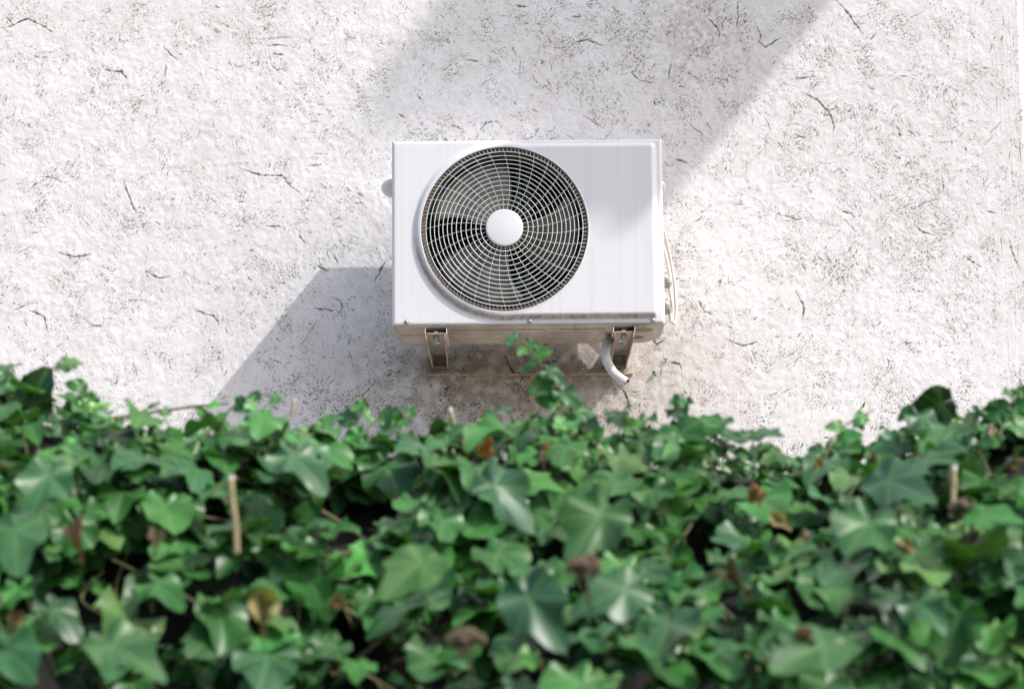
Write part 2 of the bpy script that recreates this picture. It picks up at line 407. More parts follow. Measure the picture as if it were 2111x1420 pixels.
# coarse margins round the fine field
def pad_axis(a, lo, hi):
    l_ = -np.geomspace(.05, a[0]-lo, 14)[::-1] + a[0]
    h_ = np.geomspace(.05, hi-a[-1], 14) + a[-1] if hi > a[-1]+.06 else np.array([])
    return np.concatenate([l_, a, h_]), len(l_), len(h_)
ax, pl, pr = pad_axis(fx, -7, fx1); az, pb, pt = pad_axis(fz, -.2, 15)
def padA(A, v=0): return np.pad(A, ((pb, pt), (pl, pr)), mode='constant', constant_values=v)
relP, grP, stP = padA(rel), padA(grime), padA(np.clip(stn_shade, 0, .95))
XX, ZZ = np.meshgrid(ax, az); H, Wd = XX.shape
V = np.stack([XX, YW - relP, ZZ], -1).reshape(-1, 3)
idx = np.arange(H*Wd).reshape(H, Wd)
F = np.stack([idx[:-1, :-1], idx[:-1, 1:], idx[1:, 1:], idx[1:, :-1]], -1).reshape(-1, 4)
# rounded right-hand corner and return of the wall
last = idx[:, -1]; cur = last; n0 = len(V); extraV, extraF = [], []
prof = [(.010, .003), (.018, .012), (.021, .030), (.021, .5)]
for ox, oy in prof:
    vv = V[last] + np.array([ox, oy, 0]); ids = np.arange(n0, n0+H); n0 += H
    extraV.append(vv); extraF.append(np.stack([cur[:-1], ids[:-1], ids[1:], cur[1:]], -1)); cur = ids
V = np.concatenate([V]+extraV); F = np.concatenate([F]+extraF); ex = np.zeros(len(V)-H*Wd)
wall = np_mesh('house_wall', V, F, M_plaster, attrs=[('grime', 'FLOAT', np.concatenate([grP.ravel(), ex])), ('stain_shade', 'FLOAT', np.concatenate([stP.ravel(), ex]))])
tag(wall, 'white roughly trowelled plaster wall with dark scratches behind the air conditioner', 'wall')

# a neighbouring wall is just visible past the corner
mb = MB(); mb.box((WX1+.06, YW+1.2, 0), (WX1+5, YW+1.5, 8)); o = mb.build('neighbour_wall', M_white, smooth=False)
tag(o, 'pale grey wall set back beyond the right-hand corner of the plaster wall', 'wall')

# ---- unseen slabs added above the frame to shade the wall and part of the unit
ZC = 7.0
def slab_x(p): return p.x + TX*(ZC - p.z)/TZ
a_ = at(740, 292, YW); xL = slab_x(a_); qL = (ZC - a_.z)/TZ
b_ = at(1128, 290, YF); xM = slab_x(b_)
c_ = at(1312, 497, YF); qP = (ZC - c_.z)/TZ + (YW-YF)
d_ = at(1440, 345, YW); xR = slab_x(d_)
e_ = at(1215, 470, YF); xM2 = slab_x(at(1235, 497, YF)); qM = (ZC - e_.z)/TZ + (YW-YF)
print('shadow_slab', xL, qL, xM, qM, xM2, qP, xR)
ZC2 = 11.5; xL2 = a_.x + TX*(ZC2-a_.z)/TZ; qL2 = (ZC2-a_.z)/TZ; b2 = at(1330, 292, YW); xR2 = b2.x + TX*(ZC2-b2.z)/TZ  # upper slab added so the left edge of the shadow falls softer
caster2 = empty('shadow_slab', ((xL2+xR2)/2, YW, ZC2)); tag(caster2, 'unseen upper concrete slab added to soften the shadow on the wall', 'shadow_slab')
mb = MB(); mb.box((xL2, YW-qL2, ZC2), (xR2, YW, ZC2+.16)); mb.build('slab', M_conc, caster2, smooth=False)
caster = empty('shadow_slab', ((xL+xR)/2, YW, ZC)); tag(caster, 'unseen concrete slab added above the air conditioner to shade wall and unit', 'shadow_slab')
mb = MB(); poly = [(xM, YW, ZC), (xM, YW-qM, ZC), (xM2, YW-qM, ZC), (xM2, YW-qP, ZC), (xR, YW-qP, ZC), (xR, YW, ZC)]  # outline worked back from the shadow wanted on wall and unit
mb.prism([Vector(p) for p in poly], (0, 0, .16)); mb.build('slab', M_conc, caster, smooth=False)

# ================================================================== AIR CONDITIONER
ucx, ucz = (UX0+UX1)/2, (UZ0+UZ1)/2
ac = empty('air_conditioner', (ucx, (YF+YB)/2, UZ0))
tag(ac, 'white outdoor air conditioner with round wire fan grille mounted on the plaster wall', 'air conditioner')
fc = at(1040, 472, YF-.012); FC = (fc.x, fc.z)
PX = (UX1-UX0)/562.0                        # metres per photo pixel on the front
RH = 173*PX
# front sheet as a height field with a raised pad round the fan and to its right
def build_casing():
    nX, nZ = 300, 206; RB = .011
    xs = np.linspace(UX0, UX1, nX); zs = np.linspace(UZ0, UZ1, nZ); X, Z = np.meshgrid(xs, zs)
    def ss(a): a = np.clip(a, 0, 1); return a*a*(3-2*a)
    # signed distance to pad: circle U rounded box
    rc = np.hypot(X-FC[0], Z-FC[1]) - 183*PX
    bx0, bx1 = FC[0]-20*PX, UX1-17*PX; bz0, bz1 = UZ0+17*PX, UZ1-12*PX
    qx = np.abs(X-(bx0+bx1)/2)-(bx1-bx0)/2+.012; qz = np.abs(Z-(bz0+bz1)/2)-(bz1-bz0)/2+.012
    rb = np.hypot(np.maximum(qx, 0), np.maximum(qz, 0)) + np.minimum(np.maximum(qx, qz), 0) - .012
    k = .006; h = np.clip(.5+.5*(rb-rc)/k, 0, 1); d = rb*(1-h)+rc*h - k*h*(1-h)
    pad = .013*ss(-d/.018+.5)
    # slight sag of the pad face
    ed = np.minimum.reduce([X-UX0, UX1-X, Z-UZ0, UZ1-Z]); 
    rnd = RB - np.sqrt(np.maximum(RB**2 - np.maximum(RB-ed, 0)**2, 0))
    Y = YF - pad + rnd
    r = np.hypot(X-FC[0], Z-FC[1])
    # dirt collects on the ledge under the pad and by the bottom flange
    below = (Z < FC[1]-.02)
    dirt = np.exp(-((d-.002)/.0085)**2)*below*np.clip((bx1-.001-X)/.008, 0, 1)*np.clip((FC[1]-Z)/.12, 0, 1)
    dirt = np.maximum(dirt*.95, .6*np.exp(-((Z-UZ0)/.0035)**2))
    V = np.stack([X, Y, Z], -1).reshape(-1, 3); idx = np.arange(nX*nZ).reshape(nZ, nX)
    F = np.stack([idx[:-1, :-1], idx[:-1, 1:], idx[1:, 1:], idx[1:, :-1]], -1).reshape(-1, 4)
    # snap to the hole's rim then drop the faces inside
    rv = np.hypot(V[:, 0]-FC[0], V[:, 2]-FC[1]); cell = xs[1]-xs[0]
    near = np.abs(rv-RH) < cell*.75; sc = np.where(near, RH/rv, 1)
    V[:, 0] = FC[0]+(V[:, 0]-FC[0])*sc; V[:, 2] = FC[1]+(V[:, 2]-FC[1])*sc
    rv = np.hypot(V[:, 0]-FC[0], V[:, 2]-FC[1]); keep = ~((rv[F] <= RH+1e-6).all(1)); F = F[keep]
    # sides go back in one piece
    per = np.concatenate([idx[0, :], idx[1:, -1], idx[-1, ::-1][1:], idx[::-1, 0][1:-1]])
    n0 = len(V); VV = V[per].copy(); VV[:, 1] = YB; V = np.concatenate([V, VV]); ids = np.arange(n0, n0+len(per))
    F = np.concatenate([F, np.stack([per, np.roll(per, -1), np.roll(ids, -1), ids], -1)[:, ::-1]])
    # back plate
    n1 = len(V); c4 = np.array([[UX0, YB, UZ0], [UX1, YB, UZ0], [UX1, YB, UZ1], [UX0, YB, UZ1]]); V = np.concatenate([V, c4])
    F = np.concatenate([F, np.array([[n1, n1+3, n1+2, n1+1]])])
    dd = np.concatenate([dirt.ravel(), np.zeros(len(V)-nX*nZ)])
    V = V - np.array(world_loc(ac))
    ob = np_mesh('casing', V, F, M_paint, attrs=[('dirt', 'FLOAT', dd)]); ob.parent = ac; return ob
casing = build_casing()
# lip of the fan opening
mb = MB(); yP = YF-.012
mb.lathe([(RH+.0055, yP+.001), (RH+.004, yP-.0016), (RH+.0015, yP-.0022), (RH-.0005, yP-.0012), (RH-.001, yP+.004)], FC, 160)
mb.build('opening_rim', M_hub, ac)
mb = MB()   # bell of the air duct
mb.lathe([(RH-.0012, yP+.003), (RH-.004, yP+.010), (RH-.012, yP+.022), (RH-.0145, yP+.035), (RH-.0145, yP+.10)], FC, 128)
mb.build('fan_duct', M_shroud, ac)
mb = MB(); mb.lathe([(RH-.0145, yP+.10), (RH+.02, yP+.101), (RH+.02, YB-.02)], FC, 64)
mb.build('inner_chamber', M_dark, ac)
# coil at the back: rows of fins between tube rows
mb = MB(); yC = YB-.045; z = FC[1]-RH-.01
mb.box((FC[0]-RH-.02, yC+.012, FC[1]-RH-.02), (FC[0]+RH+.02, yC+.016, FC[1]+RH+.02), 1)
row = 0
while z < FC[1]+RH:
    for x0_, x1_ in ((-RH-.01, -.155), (-.147, -.006), (.012, .047), (.056, RH+.01)):
        mb.box((FC[0]+x0_, yC, z), (FC[0]+x1_, yC+.01, z+.0165), 0)
    z += .0255; row += 1
mb.build('coil', [M_coil, M_dark], ac, smooth=False)
# motor and its mount
mb = MB(); mb.lathe([(.0, yP+.115), (.045, yP+.115), (.05, yP+.12), (.05, yP+.19), (0, yP+.19)], FC, 32)
for dx_ in (.035, .062): mb.box((FC[0]+dx_, yP+.19, FC[1]-RH), (FC[0]+dx_+.016, yP+.205, FC[1]+RH))
mb.build('fan_motor', M_motor, ac)
# fan: hub and three broad blades
fan = empty('fan', Vector((FC[0], yP+.07, FC[1])) - world_loc(ac)); fan.parent = ac
mb = MB(); mb.lathe([(0, yP+.045), (.040, yP+.047), (.052, yP+.055), (.054, yP+.062), (.054, yP+.105), (0, yP+.105)], FC, 48); mb.build('fan_hub', M_blade, fan)
for a0, a1 in ((78, 166), (-46, 24), (-166, -80)):
    mb = MB(); vs, fs = [], []; NA, NR = 22, 10
    for i in range(NR):
        t = i/(NR-1); r = .05 + (RH-.024-.05)*t
        for j in range(NA):
            u = j/(NA-1); A0 = a0 + 10*t*t; A1 = a1 + 6*t - 6*math.sin(math.pi*t)
            a = rad(A0+(A1-A0)*u); bulge = .010*math.sin(math.pi*u)
            rr = r - (.012*abs(2*u-1)**6)*t
            vs.append((FC[0]+rr*math.cos(a), yP+.036+.058*(1-u)**.62 - bulge, FC[1]+rr*math.sin(a)))
    fs = [(i*NA+j, i*NA+j+1, (i+1)*NA+j+1, (i+1)*NA+j) for i in range(NR-1) for j in range(NA-1)]
    mb.add(vs, fs); b = mb.build('blade', M_blade, fan)
    md = b.modifiers.new('solid', 'SOLIDIFY'); md.thickness = .003
# grille: 13 rings, 32 swept spokes, short ticks round the rim
def gy(r): return yP - .006 - .012*(1-(r/RH)**2)
mb = MB()
for q in (49, 59, 69, 79.5, 90, 99.5, 109, 118, 127, 136, 144.7, 153.3, 162):
    r = q*PX; mb.tube([(FC[0]+r*math.cos(2*math.pi*k/112), gy(r), FC[1]+r*math.sin(2*math.pi*k/112)) for k in range(112)], .00115, 6, closed=True, up=(0,1,0))
def spoke(a, r0, r1, n=16, rr=.0010, deep=True):
    pts = []
    for k in range(n+1):
        r = r0 + (r1-r0)*k/n; t = max(0, (r/PX-60)/110); aa = a + rad(10)*t**1.25
        y = gy(r)+.0019
        if r > 163*PX: y = gy(r) + .0019 + (r/PX-163)*.0009
        pts.append((FC[0]+r*math.cos(aa), y, FC[1]+r*math.sin(aa)))
    mb.tube(pts, rr*.68, 5)
for k in range(32): spoke(rad(k*11.25+2), 36*PX, 172.3*PX)
for k in range(128):
    if k % 4: 
        spoke(rad(k*2.8125+2), 161.5*PX, 170.5*PX, 3, .0008)
grille = mb.build('fan_grille', M_wire, ac)
mb = MB(); r = 38.5*PX; yb = gy(r)
mb.lathe([(0, yb-.0062), (r*.9, yb-.0060), (r*.97, yb-.0052), (r, yb-.0038), (r, yb+.003), (0, yb+.003)], FC, 64)
o = mb.build('hub_badge', M_hub, grille); o['label'] = 'plain round white badge in the middle of the grille'
# screws
for px_, py_ in ((838, 664), (1092, 662), (1346, 660)):
    p = at(px_, py_, YF); c = (p.x, p.z)
    mb = MB(); mb.lathe([(.0072, YF-.0004), (.0072, YF-.0014), (.0055, YF-.0016)], c, 20, 0)
    mb.lathe([(.0052, YF-.0012), (.0050, YF-.0036), (.0036, YF-.0048), (.0022, YF-.005), (.0014, YF-.003), (0, YF-.003)], c, 20, 1)
    mb.build('screw', [M_screw, M_zinc], ac)
# base pan: pressed ribs on the underside, cut corners
def build_pan():
    nX, nY = 260, 84; a = UX0+.003; b = UX1-.003; xs = np.linspace(0, 1, nX); ys = np.linspace(0, 1, nY); U, Vv = np.meshgrid(xs, ys)
    y = YF+.004 + Vv*(YB-YF+.004); cut = .045*np.clip((Vv-.55)/.45, 0, 1)**2
    X = a+cut + U*(b-a-2*cut)
    h = np.zeros_like(X)
    def cap(x0, x1, yc, hw, hh):
        nonlocal h
        qx = np.maximum(np.abs(X-(UX0+(x0+x1)/2))-(x1-x0)/2+hw, 0); d = np.hypot(qx, y-(YF+yc))-hw; t = np.clip(-d/.006+.5, 0, 1); h += hh*t*t*(3-2*t)
    Wd_ = UX1-UX0
    for x0, x1, yc, hw in ((.17, .46, .045, .010), (.50, .64, .045, .010), (.14, .33, .10, .012), (.36, .60, .10, .012), (.16, .30, .155, .014), (.33, .47, .155, .014), (.50, .63, .155, .014), (.15, .62, .215, .016), (.18, .60, .265, .010), (.70, .78, .06, .03), (.68, .76, .2, .04), (.02, .09, .12, .03)):
        cap(x0, x1, yc, hw, .007)
    z = UZ0 - .004 + h*1.3 - .006*np.clip((Vv-.05)/.12, 0, 1)
    V = np.stack([X, y, z], -1).reshape(-1, 3); idx = np.arange(nX*nY).reshape(nY, nX)
    F = np.stack([idx[:-1, :-1], idx[1:, :-1], idx[1:, 1:], idx[:-1, 1:]], -1).reshape(-1, 4)
    per = np.concatenate([idx[0, :], idx[1:, -1], idx[-1, ::-1][1:], idx[::-1, 0][1:-1]])
    n0 = len(V); VV = V[per].copy(); VV[:, 2] = UZ0+.001; V = np.concatenate([V, VV]); ids = np.arange(n0, n0+len(per))
    F = np.concatenate([F, np.stack([per, np.roll(per, -1), np.roll(ids, -1), ids], -1)])
    V = V - np.array(world_loc(ac)); ob = np_mesh('base_pan', V, F, M_pan, attrs=[('rib_shade', 'FLOAT', np.concatenate([np.clip(h/.007, 0, 1).ravel(), np.zeros(len(V)-nX*nY)]))]); ob.parent = ac
build_pan()
# grips / pipe covers on each side
p = at(796, 392, 7.2)
mb = MB()
def egg(mb, c, rx, ry, rz, mi=0):
    vs, fs = [], []; A, B = 20, 12
    for i in range(B+1):
        for j in range(A):
            th, ph = math.pi*i/B, 2*math.pi*j/A
            vs.append((c[0]+rx*math.sin(th)*math.cos(ph), c[1]+ry*math.sin(th)*math.sin(ph), c[2]+rz*math.cos(th)))
    fs = [(i*A+j, i*A+(j+1) % A, (i+1)*A+(j+1) % A, (i+1)*A+j) for i in range(B) for j in range(A)]
    mb.add(vs, fs, mi)
egg(mb, (UX0-.002, 7.17, at(796, 389, 7.17).z), .040, .07, .027); mb.build('side_grip', M_paint, ac)
mb = MB(); egg(mb, (UX1+.000, 7.17, at(1372, 388, 7.17).z), .020, .07, .020); mb.build('side_grip', M_paint, ac)
# foot channels with bolt
footx = []
for px_ in (898.5, 1287):
    x = at(px_, 683, YF).x; footx.append(x); w = .033; zt = UZ0-.003; zb = UZ0-.022; t = .0022
    mb = MB(); y0, y1 = YF+.006, YB-.005
    poly = [(x-w, y0, zt), (x-w, y0, zb), (x+w, y0, zb), (x+w, y0, zt), (x+w-t, y0, zt), (x+w-t, y0, zb+t), (x-w+t, y0, zb+t), (x-w+t, y0, zt)]
    mb.prism(poly, (0, y1-y0, 0)); ft = mb.build('foot_channel', M_paint, ac, bevel=.0006)
    mb = MB(); hexa = [(x+.010*math.cos(rad(60*k)), y0+.03+.010*math.sin(rad(60*k)), zb+t+.0005) for k in range(6)]
    mb.prism(hexa, (0, 0, .008)); mb.box((x-.014, y0+.016, zb+t), (x+.014, y0+.044, zb+t+.0012))
    mb.build('bolt', M_zinc, ft, smooth=False, bevel=.0008)

# ================================================================== BRACKETS
zb_w = at(895, 764, YW).z
labs = ['rusty steel wall bracket under the fan side of the air conditioner', 'rusty steel wall bracket beside the ribbed drain hose']
for i, x in enumerate(footx):
    z1 = UZ0-.0225; t = .0028; yf, yw = YF-.012, YW-.004; wF, wB = .0290, .0245
    br = empty('wall_bracket', (x, YW, z1-.05)); tag(br, labs[i], 'bracket', 'steel brackets holding the air conditioner')
    mb = MB()    # arm web with slots
    def xw(y): return wF+(wB-wF)*(y-yf)/(yw-yf)
    segs = [(yf, yf+.022, None), (yf+.022, yf+.062, .006), (yf+.062, yf+.12, None), (yf+.12, yf+.135, .010), (yf+.135, yf+.17, None), (yf+.17, yf+.24, .006), (yf+.24, yw, None)]
    for a, b, sw_ in segs:
        if sw_ is None:
            mb.prism([(x-xw(a), a, z1), (x+xw(a), a, z1), (x+xw(b), b, z1), (x-xw(b), b, z1)], (0, 0, -t), 0, 1 if a == yf else None)
        else:
            for s_ in (-1, 1):
                mb.prism([(x+s_*sw_, a, z1), (x+s_*xw(a), a, z1), (x+s_*xw(b), b, z1), (x+s_*sw_, b, z1)], (0, 0, -t), 0)
    mb.build('arm', [M_brk, M_rust], br, smooth=False)
    for s_ in (-1, 1):
        xa, xb = x+s_*xw(yf), x+s_*xw(yw)
        poly = [Vector((xa, yf, z1)), Vector((xb, yw, z1)), Vector((xb, yw, zb_w)), Vector((xb-(xb-xa)*.15, yw-.05, zb_w+.004)), Vector((xa, yf, z1-.020))]
        mb = MB(); mb.prism(poly, (-s_*t, 0, 0), 0, 1); mb.build('side_flange', [M_brk, M_rust], br, smooth=False)
    mb = MB(); mb.box((x-wB-.002, yw-t, zb_w-.01), (x+wB+.002, yw, z1-t-.001))
    if i == 0: mb.box((x-wB-.022, yw-.006, zb_w-.008), (x-wB-.003, yw-.002, z1-.01))
    mb.box((x-wB+.004, yw-.02, zb_w+.002), (x+wB-.004, yw-.017, zb_w+.010)); mb.box((x-.008, yw-.03, zb_w+.05), (x+.008, yw-.026, zb_w+.09))
    mb.build('wall_plate', M_brk, br, smooth=False)
    for dz_ in (.03, .085):
        mb = MB(); c = (x-.0 if i else x-wB-.013, zb_w+dz_); mb.lathe([(0, yw-.018), (.008, yw-.018), (.008, yw-.006)], c, 6); mb.build('anchor_bolt', M_pipe if i == 0 else M_zinc, br, smooth=False)
    mb = MB(); yb_ = YF+.036; mb.tube([(x, yb_, z1+.001), (x, yb_, z1-.028)], .0042, 10)
    mb.tube([(x, yb_, z1-t-.0005), (x, yb_, z1-t-.010)], .0095, 6); mb.build('bolt', M_zinc, br, smooth=False)
pa, pb_ = at(864, 768, YW), at(1304, 772, YW)
mb = MB(); zz = at(1080, 769, YW-.02).z
mb.prism([(pa.x, YW-.030, zz), (pb_.x, YW-.030, zz-.004), (pb_.x, YW-.001, zz-.004), (pa.x, YW-.001, zz)], (0, 0, -.0035), 0, 1)
for xx in footx: mb.tube([(xx-.01, YW-.02, zz-.003), (xx-.01, YW-.02, zz-.018)], .004, 6)
o = mb.build('mounting_rail', [M_brk, M_rust], smooth=False, origin=(pa.x, YW-.015, zz)); tag(o, 'thin flat steel rail joining the feet of both wall brackets', 'rail')

# ================================================================== HOSES AND CABLES
def smooth_path(pts, n=12):
    pts = [Vector(p) for p in pts]; P = [pts[0]*2-pts[1]] + pts + [pts[-1]*2-pts[-2]]; out_ = []
    for i in range(1, len(P)-2):
        for k in range(n):
            t = k/n; a, b, c, d = P[i-1], P[i], P[i+1], P[i+2]
            out_.append(.5*((2*b) + (c-a)*t + (2*a-5*b+4*c-d)*t*t + (3*b-a-3*c+d)*t**3))
    out_.append(pts[-1]); return out_
def ribbed(name, pts, r, label, pitch=.0062):
    P = smooth_path(pts, 60); L = [0]
    for a, b in zip(P[:-1], P[1:]): L.append(L[-1]+(b-a).length)
    n = int(L[-1]/pitch*6); Q, R = [], []; j = 0
    for k in range(n+1):
        s = L[-1]*k/n
        while j < len(L)-2 and L[j+1] < s: j += 1
        t = (s-L[j])/max(L[j+1]-L[j], 1e-9); Q.append(P[j].lerp(P[j+1], min(t, 1))); R.append(r*(1+.055*math.sin(2*math.pi*s/pitch)))
    root = empty(name, Q[0]); tag(root, label, 'hose')
    mb = MB(); mb.tube(Q, R, 20, cap=False); mb.build('ribbed_tube', M_hose, root, autos=80)
    mb = MB(); mb.tube(Q[-8:]+[Q[-1]], [r*.80]*9, 16, cap=True); mb.build('bore', M_hose_dk, root)
    return root
ribbed('drain_hose', [at(1282, 676, 7.20), at(1262, 694, 7.17), at(1249, 712, 7.12), at(1250, 740, 7.08), at(1262, 764, 7.06), at(1278, 779, 7.06), at(1291, 787, 7.06)], .0138, 'pale ribbed drain hose curving down beside the right bracket, open end showing')
ribbed('conduit_hose', [at(1190, 672, 7.33), at(1210, 696, 7.36), at(1232, 716, 7.385), at(1247, 733, 7.42), at(1254, 748, 7.46)], .0125, 'shaded ribbed conduit running slantwise on the wall behind the drain hose')
xr = UX1
cabs = [('power_cable', [(1367,470,7.26),(1376,505,7.28),(1384,545,7.29),(1391,590,7.29),(1394,630,7.28),(1393,655,7.27),(1390,667,7.26),(1384,655,7.25),(1385,610,7.26),(1380,560,7.27),(1371,520,7.27),(1362,500,7.26)], .0054, 'outer cream power cable looping down the right side of the unit'),
        ('power_cable', [(1372,560,7.24),(1379,590,7.25),(1383,610,7.25),(1387,640,7.25),(1384,664,7.25),(1379,640,7.24),(1370,620,7.22)], .0044, 'short inner cream cable tucked behind the outer loop')]
for nm, pts, r, lb in cabs:
    mb = MB(); P = smooth_path([at(*p) for p in pts], 14); mb.tube(P, r, 10); o = mb.build(nm, M_cable, origin=P[0]); tag(o, lb, 'cable', 'cream cables by the unit')
for (y0_, lb) in ((578, 'upper grey pipe valve on the right side of the air conditioner'), (632, 'lower grey pipe valve on the right side of the air conditioner')):
    c = at(1374, y0_, 7.22); v = empty('pipe_valve', c); tag(v, lb, 'valve', 'grey valves on the right side of the unit')
    mb = MB(); mb.tube([(xr-.01, 7.22, c.z+.012), (xr+.012, 7.22, c.z+.012), (xr+.020, 7.22, c.z+.002), (xr+.021, 7.23, c.z-.02)], [.013, .013, .013, .012], 14); mb.build('valve_body', M_pipe, v)
    mb = MB(); mb.tube([(xr+.021, 7.22, c.z-.004), (xr+.021, 7.225, c.z-.018)], .0165, 6); mb.build('flare_nut', M_zinc, v, smooth=False)
    mb = MB(); mb.tube([(xr+.004, 7.22, c.z+.034), (xr+.012, 7.22, c.z+.030), (xr+.014, 7.22, c.z+.020)], [.009, .010, .011], 10); mb.build('valve_cap', M_pipe, v)
# insulated refrigerant pipe going to the wall
mb = MB(); P = smooth_path([(xr+.012, 7.24, UZ0+.115), (xr+.016, 7.30, UZ0+.17), (xr+.010, 7.38, UZ0+.21), (xr-.02, YW+.01, UZ0+.22)], 10)
mb.tube(P, .012, 12); o = mb.build('insulated_pipe', M_foam, origin=P[0]); tag(o, 'foam wrapped pipe passing behind the cream cables into the wall', 'pipe')

# ================================================================== IVY
# leaf template in leaf coordinates: stalk end at the origin, tip along +v
ANG = np.radians(np.linspace(-178.5, 178.5, 49)); RAD = np.array([.0, .3, .6, .85, 1.0])
def outline(ang, lobed):
    a = np.degrees(ang); r = np.full_like(a, .30)
    for c, w, h in ((0, 25, 1.0), (50, 24, .70), (-50, 24, .70), (108, 26, .50), (-108, 26, .50)):
        r = np.maximum(r, .48+(h-.48)*np.exp(-(np.abs(a-c)/w)**1.45)) if lobed else r
    if not lobed:
        r = .50 + .50*np.exp(-(np.abs(a)/40)**1.4) + .05*np.exp(-((np.abs(a)-95)/30)**2) - .16*np.exp(-(((np.abs(a)-175)/25)**2))
    else: r = r - .16*np.exp(-(((np.abs(a)-175)/22)**2))
    return r
def leaf_geo(kind, r_):
    lob = kind > .3; out_ = outline(ANG, lob)*(1+r_.normal(0, .025, len(ANG)))
    if .3 < kind < .55: out_ = .6*out_+.4*outline(ANG, False)
    R, A = np.meshgrid(RAD, ANG, indexing='ij'); rr = R*out_[None, :]
    u = rr*np.sin(A)*.92; v = rr*np.cos(A)
    fold = r_.uniform(-.1, .45); curl = r_.uniform(-.1, .55); cup = r_.normal(0, .22); wav = r_.uniform(.04, .15); ph = r_.uniform(0, 6)
    w = fold*np.abs(u)*.7 - curl*np.maximum(v, -.1)**2*.6 - np.abs(cup)*.5*u*u + r_.normal(0, .15)*u*v + wav*np.sin(A*5+ph)*R**2
    # soft quilting between the veins
    w = w + .010*np.cos(A*360/50*2*np.pi/360*7.2)*R*(1-R)*2
    return np.stack([u, v, w], -1).reshape(-1, 3), np.stack([u, v, np.zeros_like(u)], -1).reshape(-1, 3)
nR, nA = len(RAD), len(ANG); ii = np.arange(nR*nA).reshape(nR, nA)
LF = np.stack([ii[:-1, :-1], ii[:-1, 1:], ii[1:, 1:], ii[1:, :-1]], -1).reshape(-1, 4)
rv_ = np.random.default_rng(77); KINDS = [rv_.random() for _ in range(40)]; VARIANTS = [leaf_geo(k, rv_) for k in KINDS]; ROUND = [i for i, k in enumerate(KINDS) if k <= .3]
for _ in range(8):
    g_, l_ = leaf_geo(rv_.random(), rv_); u_, v_ = g_[:, 0], g_[:, 1]
    g_ = np.stack([u_*(.55+.25*np.cos(v_*5)), v_*.9, g_[:, 2] + .35*np.sin(u_*7+rv_.uniform(0, 6)) + .22*np.sin(v_*9+rv_.uniform(0, 6))], -1); VARIANTS.append((g_, l_))
def basis(n, tip):
    n = n/np.linalg.norm(n); t = tip - n*np.dot(tip, n); t = t/np.linalg.norm(t); s = np.cross(t, n); return s, t, n
class Leaves:
    def __init__(s): s.V = []; s.LC = []; s.T = []; s.n = 0
    def add(s, pos, size, nrm, tip, tint, var=None):
        g_, lc = VARIANTS[random.randrange(40) if var is None else var]
        a, b, c = basis(np.array(nrm, float), np.array(tip, float))
        s.V.append(np.array(pos) + size*(g_[:, :1]*a + g_[:, 1:2]*b + g_[:, 2:]*c)); s.LC.append(lc); s.T.append(np.tile(np.array([*tint, 1.0]), (len(lc), 1))); s.n += 1
    def build(s, name, mat, parent=None, origin=(0,0,0)):
        V = np.concatenate(s.V) - np.array(origin); F = (LF[None] + (np.arange(s.n)*nR*nA)[:, None, None]).reshape(-1, 4)
        ob = np_mesh(name, V, F, mat, attrs=[('lc', 'FLOAT_VECTOR', np.concatenate(s.LC)), ('tint', 'FLOAT_COLOR', np.concatenate(s.T))])
        if parent is not None: ob.parent = parent
        ob.location = Vector(origin) - (world_loc(parent) if parent is not None else Vector((0,0,0)))
        return ob
# crest of the ivy in the photograph, as heights at its real distance
YT = 3.95
crest_px = [(-900, 830), (-300, 800), (0, 795), (60, 800), (130, 805), (200, 830), (260, 868), (400, 880), (450, 905), (500, 860), (590, 850), (640, 890), (720, 905), (800, 935), (880, 925), (960, 905), (1050, 900), (1130, 880), (1200, 900), (1280, 910), (1360, 880), (1440, 885), (1520, 908), (1620, 905), (1700, 896), (1780, 886), (1850, 865), (1940, 850), (2020, 840), (2111, 795), (2500, 800), (3000, 840)]
crx = np.array([at(a, 850, YT).x for a, b in crest_px]); crz = np.array([at(a, b + 8, YT).z for a, b in crest_px])
def crest(x): return float(np.interp(x, crx, crz))
# face of the ivy: from the crest it comes forward and down towards the camera
def face(x, s):
    """s = 0 crest .. 1 foot"""
    zc = crest(x); y = YT - 1.12*s**.85; z = zc - .60*s**1.15 - .012
    y += .07*math.sin(x*3.1+s*5) + .04*math.sin(x*7.7+2+s*9); z += .02*math.sin(x*5.3+s*8+1)
    return np.array([x, y, z])
def nrm_face(x, s):
    e = .01; a = face(x+e, s)-face(x-e, s); b = face(x, min(s+e, 1.2))-face(x, max(s-e, 0)); n = np.cross(b, a); n /= np.linalg.norm(n)
    return n if n[1] < 0 else -n
# old garden wall under the ivy, near-black to paint the shade between leaves
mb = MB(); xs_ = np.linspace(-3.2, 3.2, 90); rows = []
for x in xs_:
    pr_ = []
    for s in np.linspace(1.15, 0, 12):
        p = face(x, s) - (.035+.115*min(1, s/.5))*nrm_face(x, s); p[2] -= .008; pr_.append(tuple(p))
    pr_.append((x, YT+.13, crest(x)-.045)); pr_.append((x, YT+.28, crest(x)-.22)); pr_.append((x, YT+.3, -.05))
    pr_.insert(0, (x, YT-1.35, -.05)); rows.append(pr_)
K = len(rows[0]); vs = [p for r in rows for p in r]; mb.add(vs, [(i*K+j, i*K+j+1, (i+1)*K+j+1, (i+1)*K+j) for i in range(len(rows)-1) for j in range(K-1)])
o = mb.build('garden_wall', M_gap_shade); tag(o, 'old garden wall under the foreground ivy, blackened to paint the shade between leaves', 'wall')

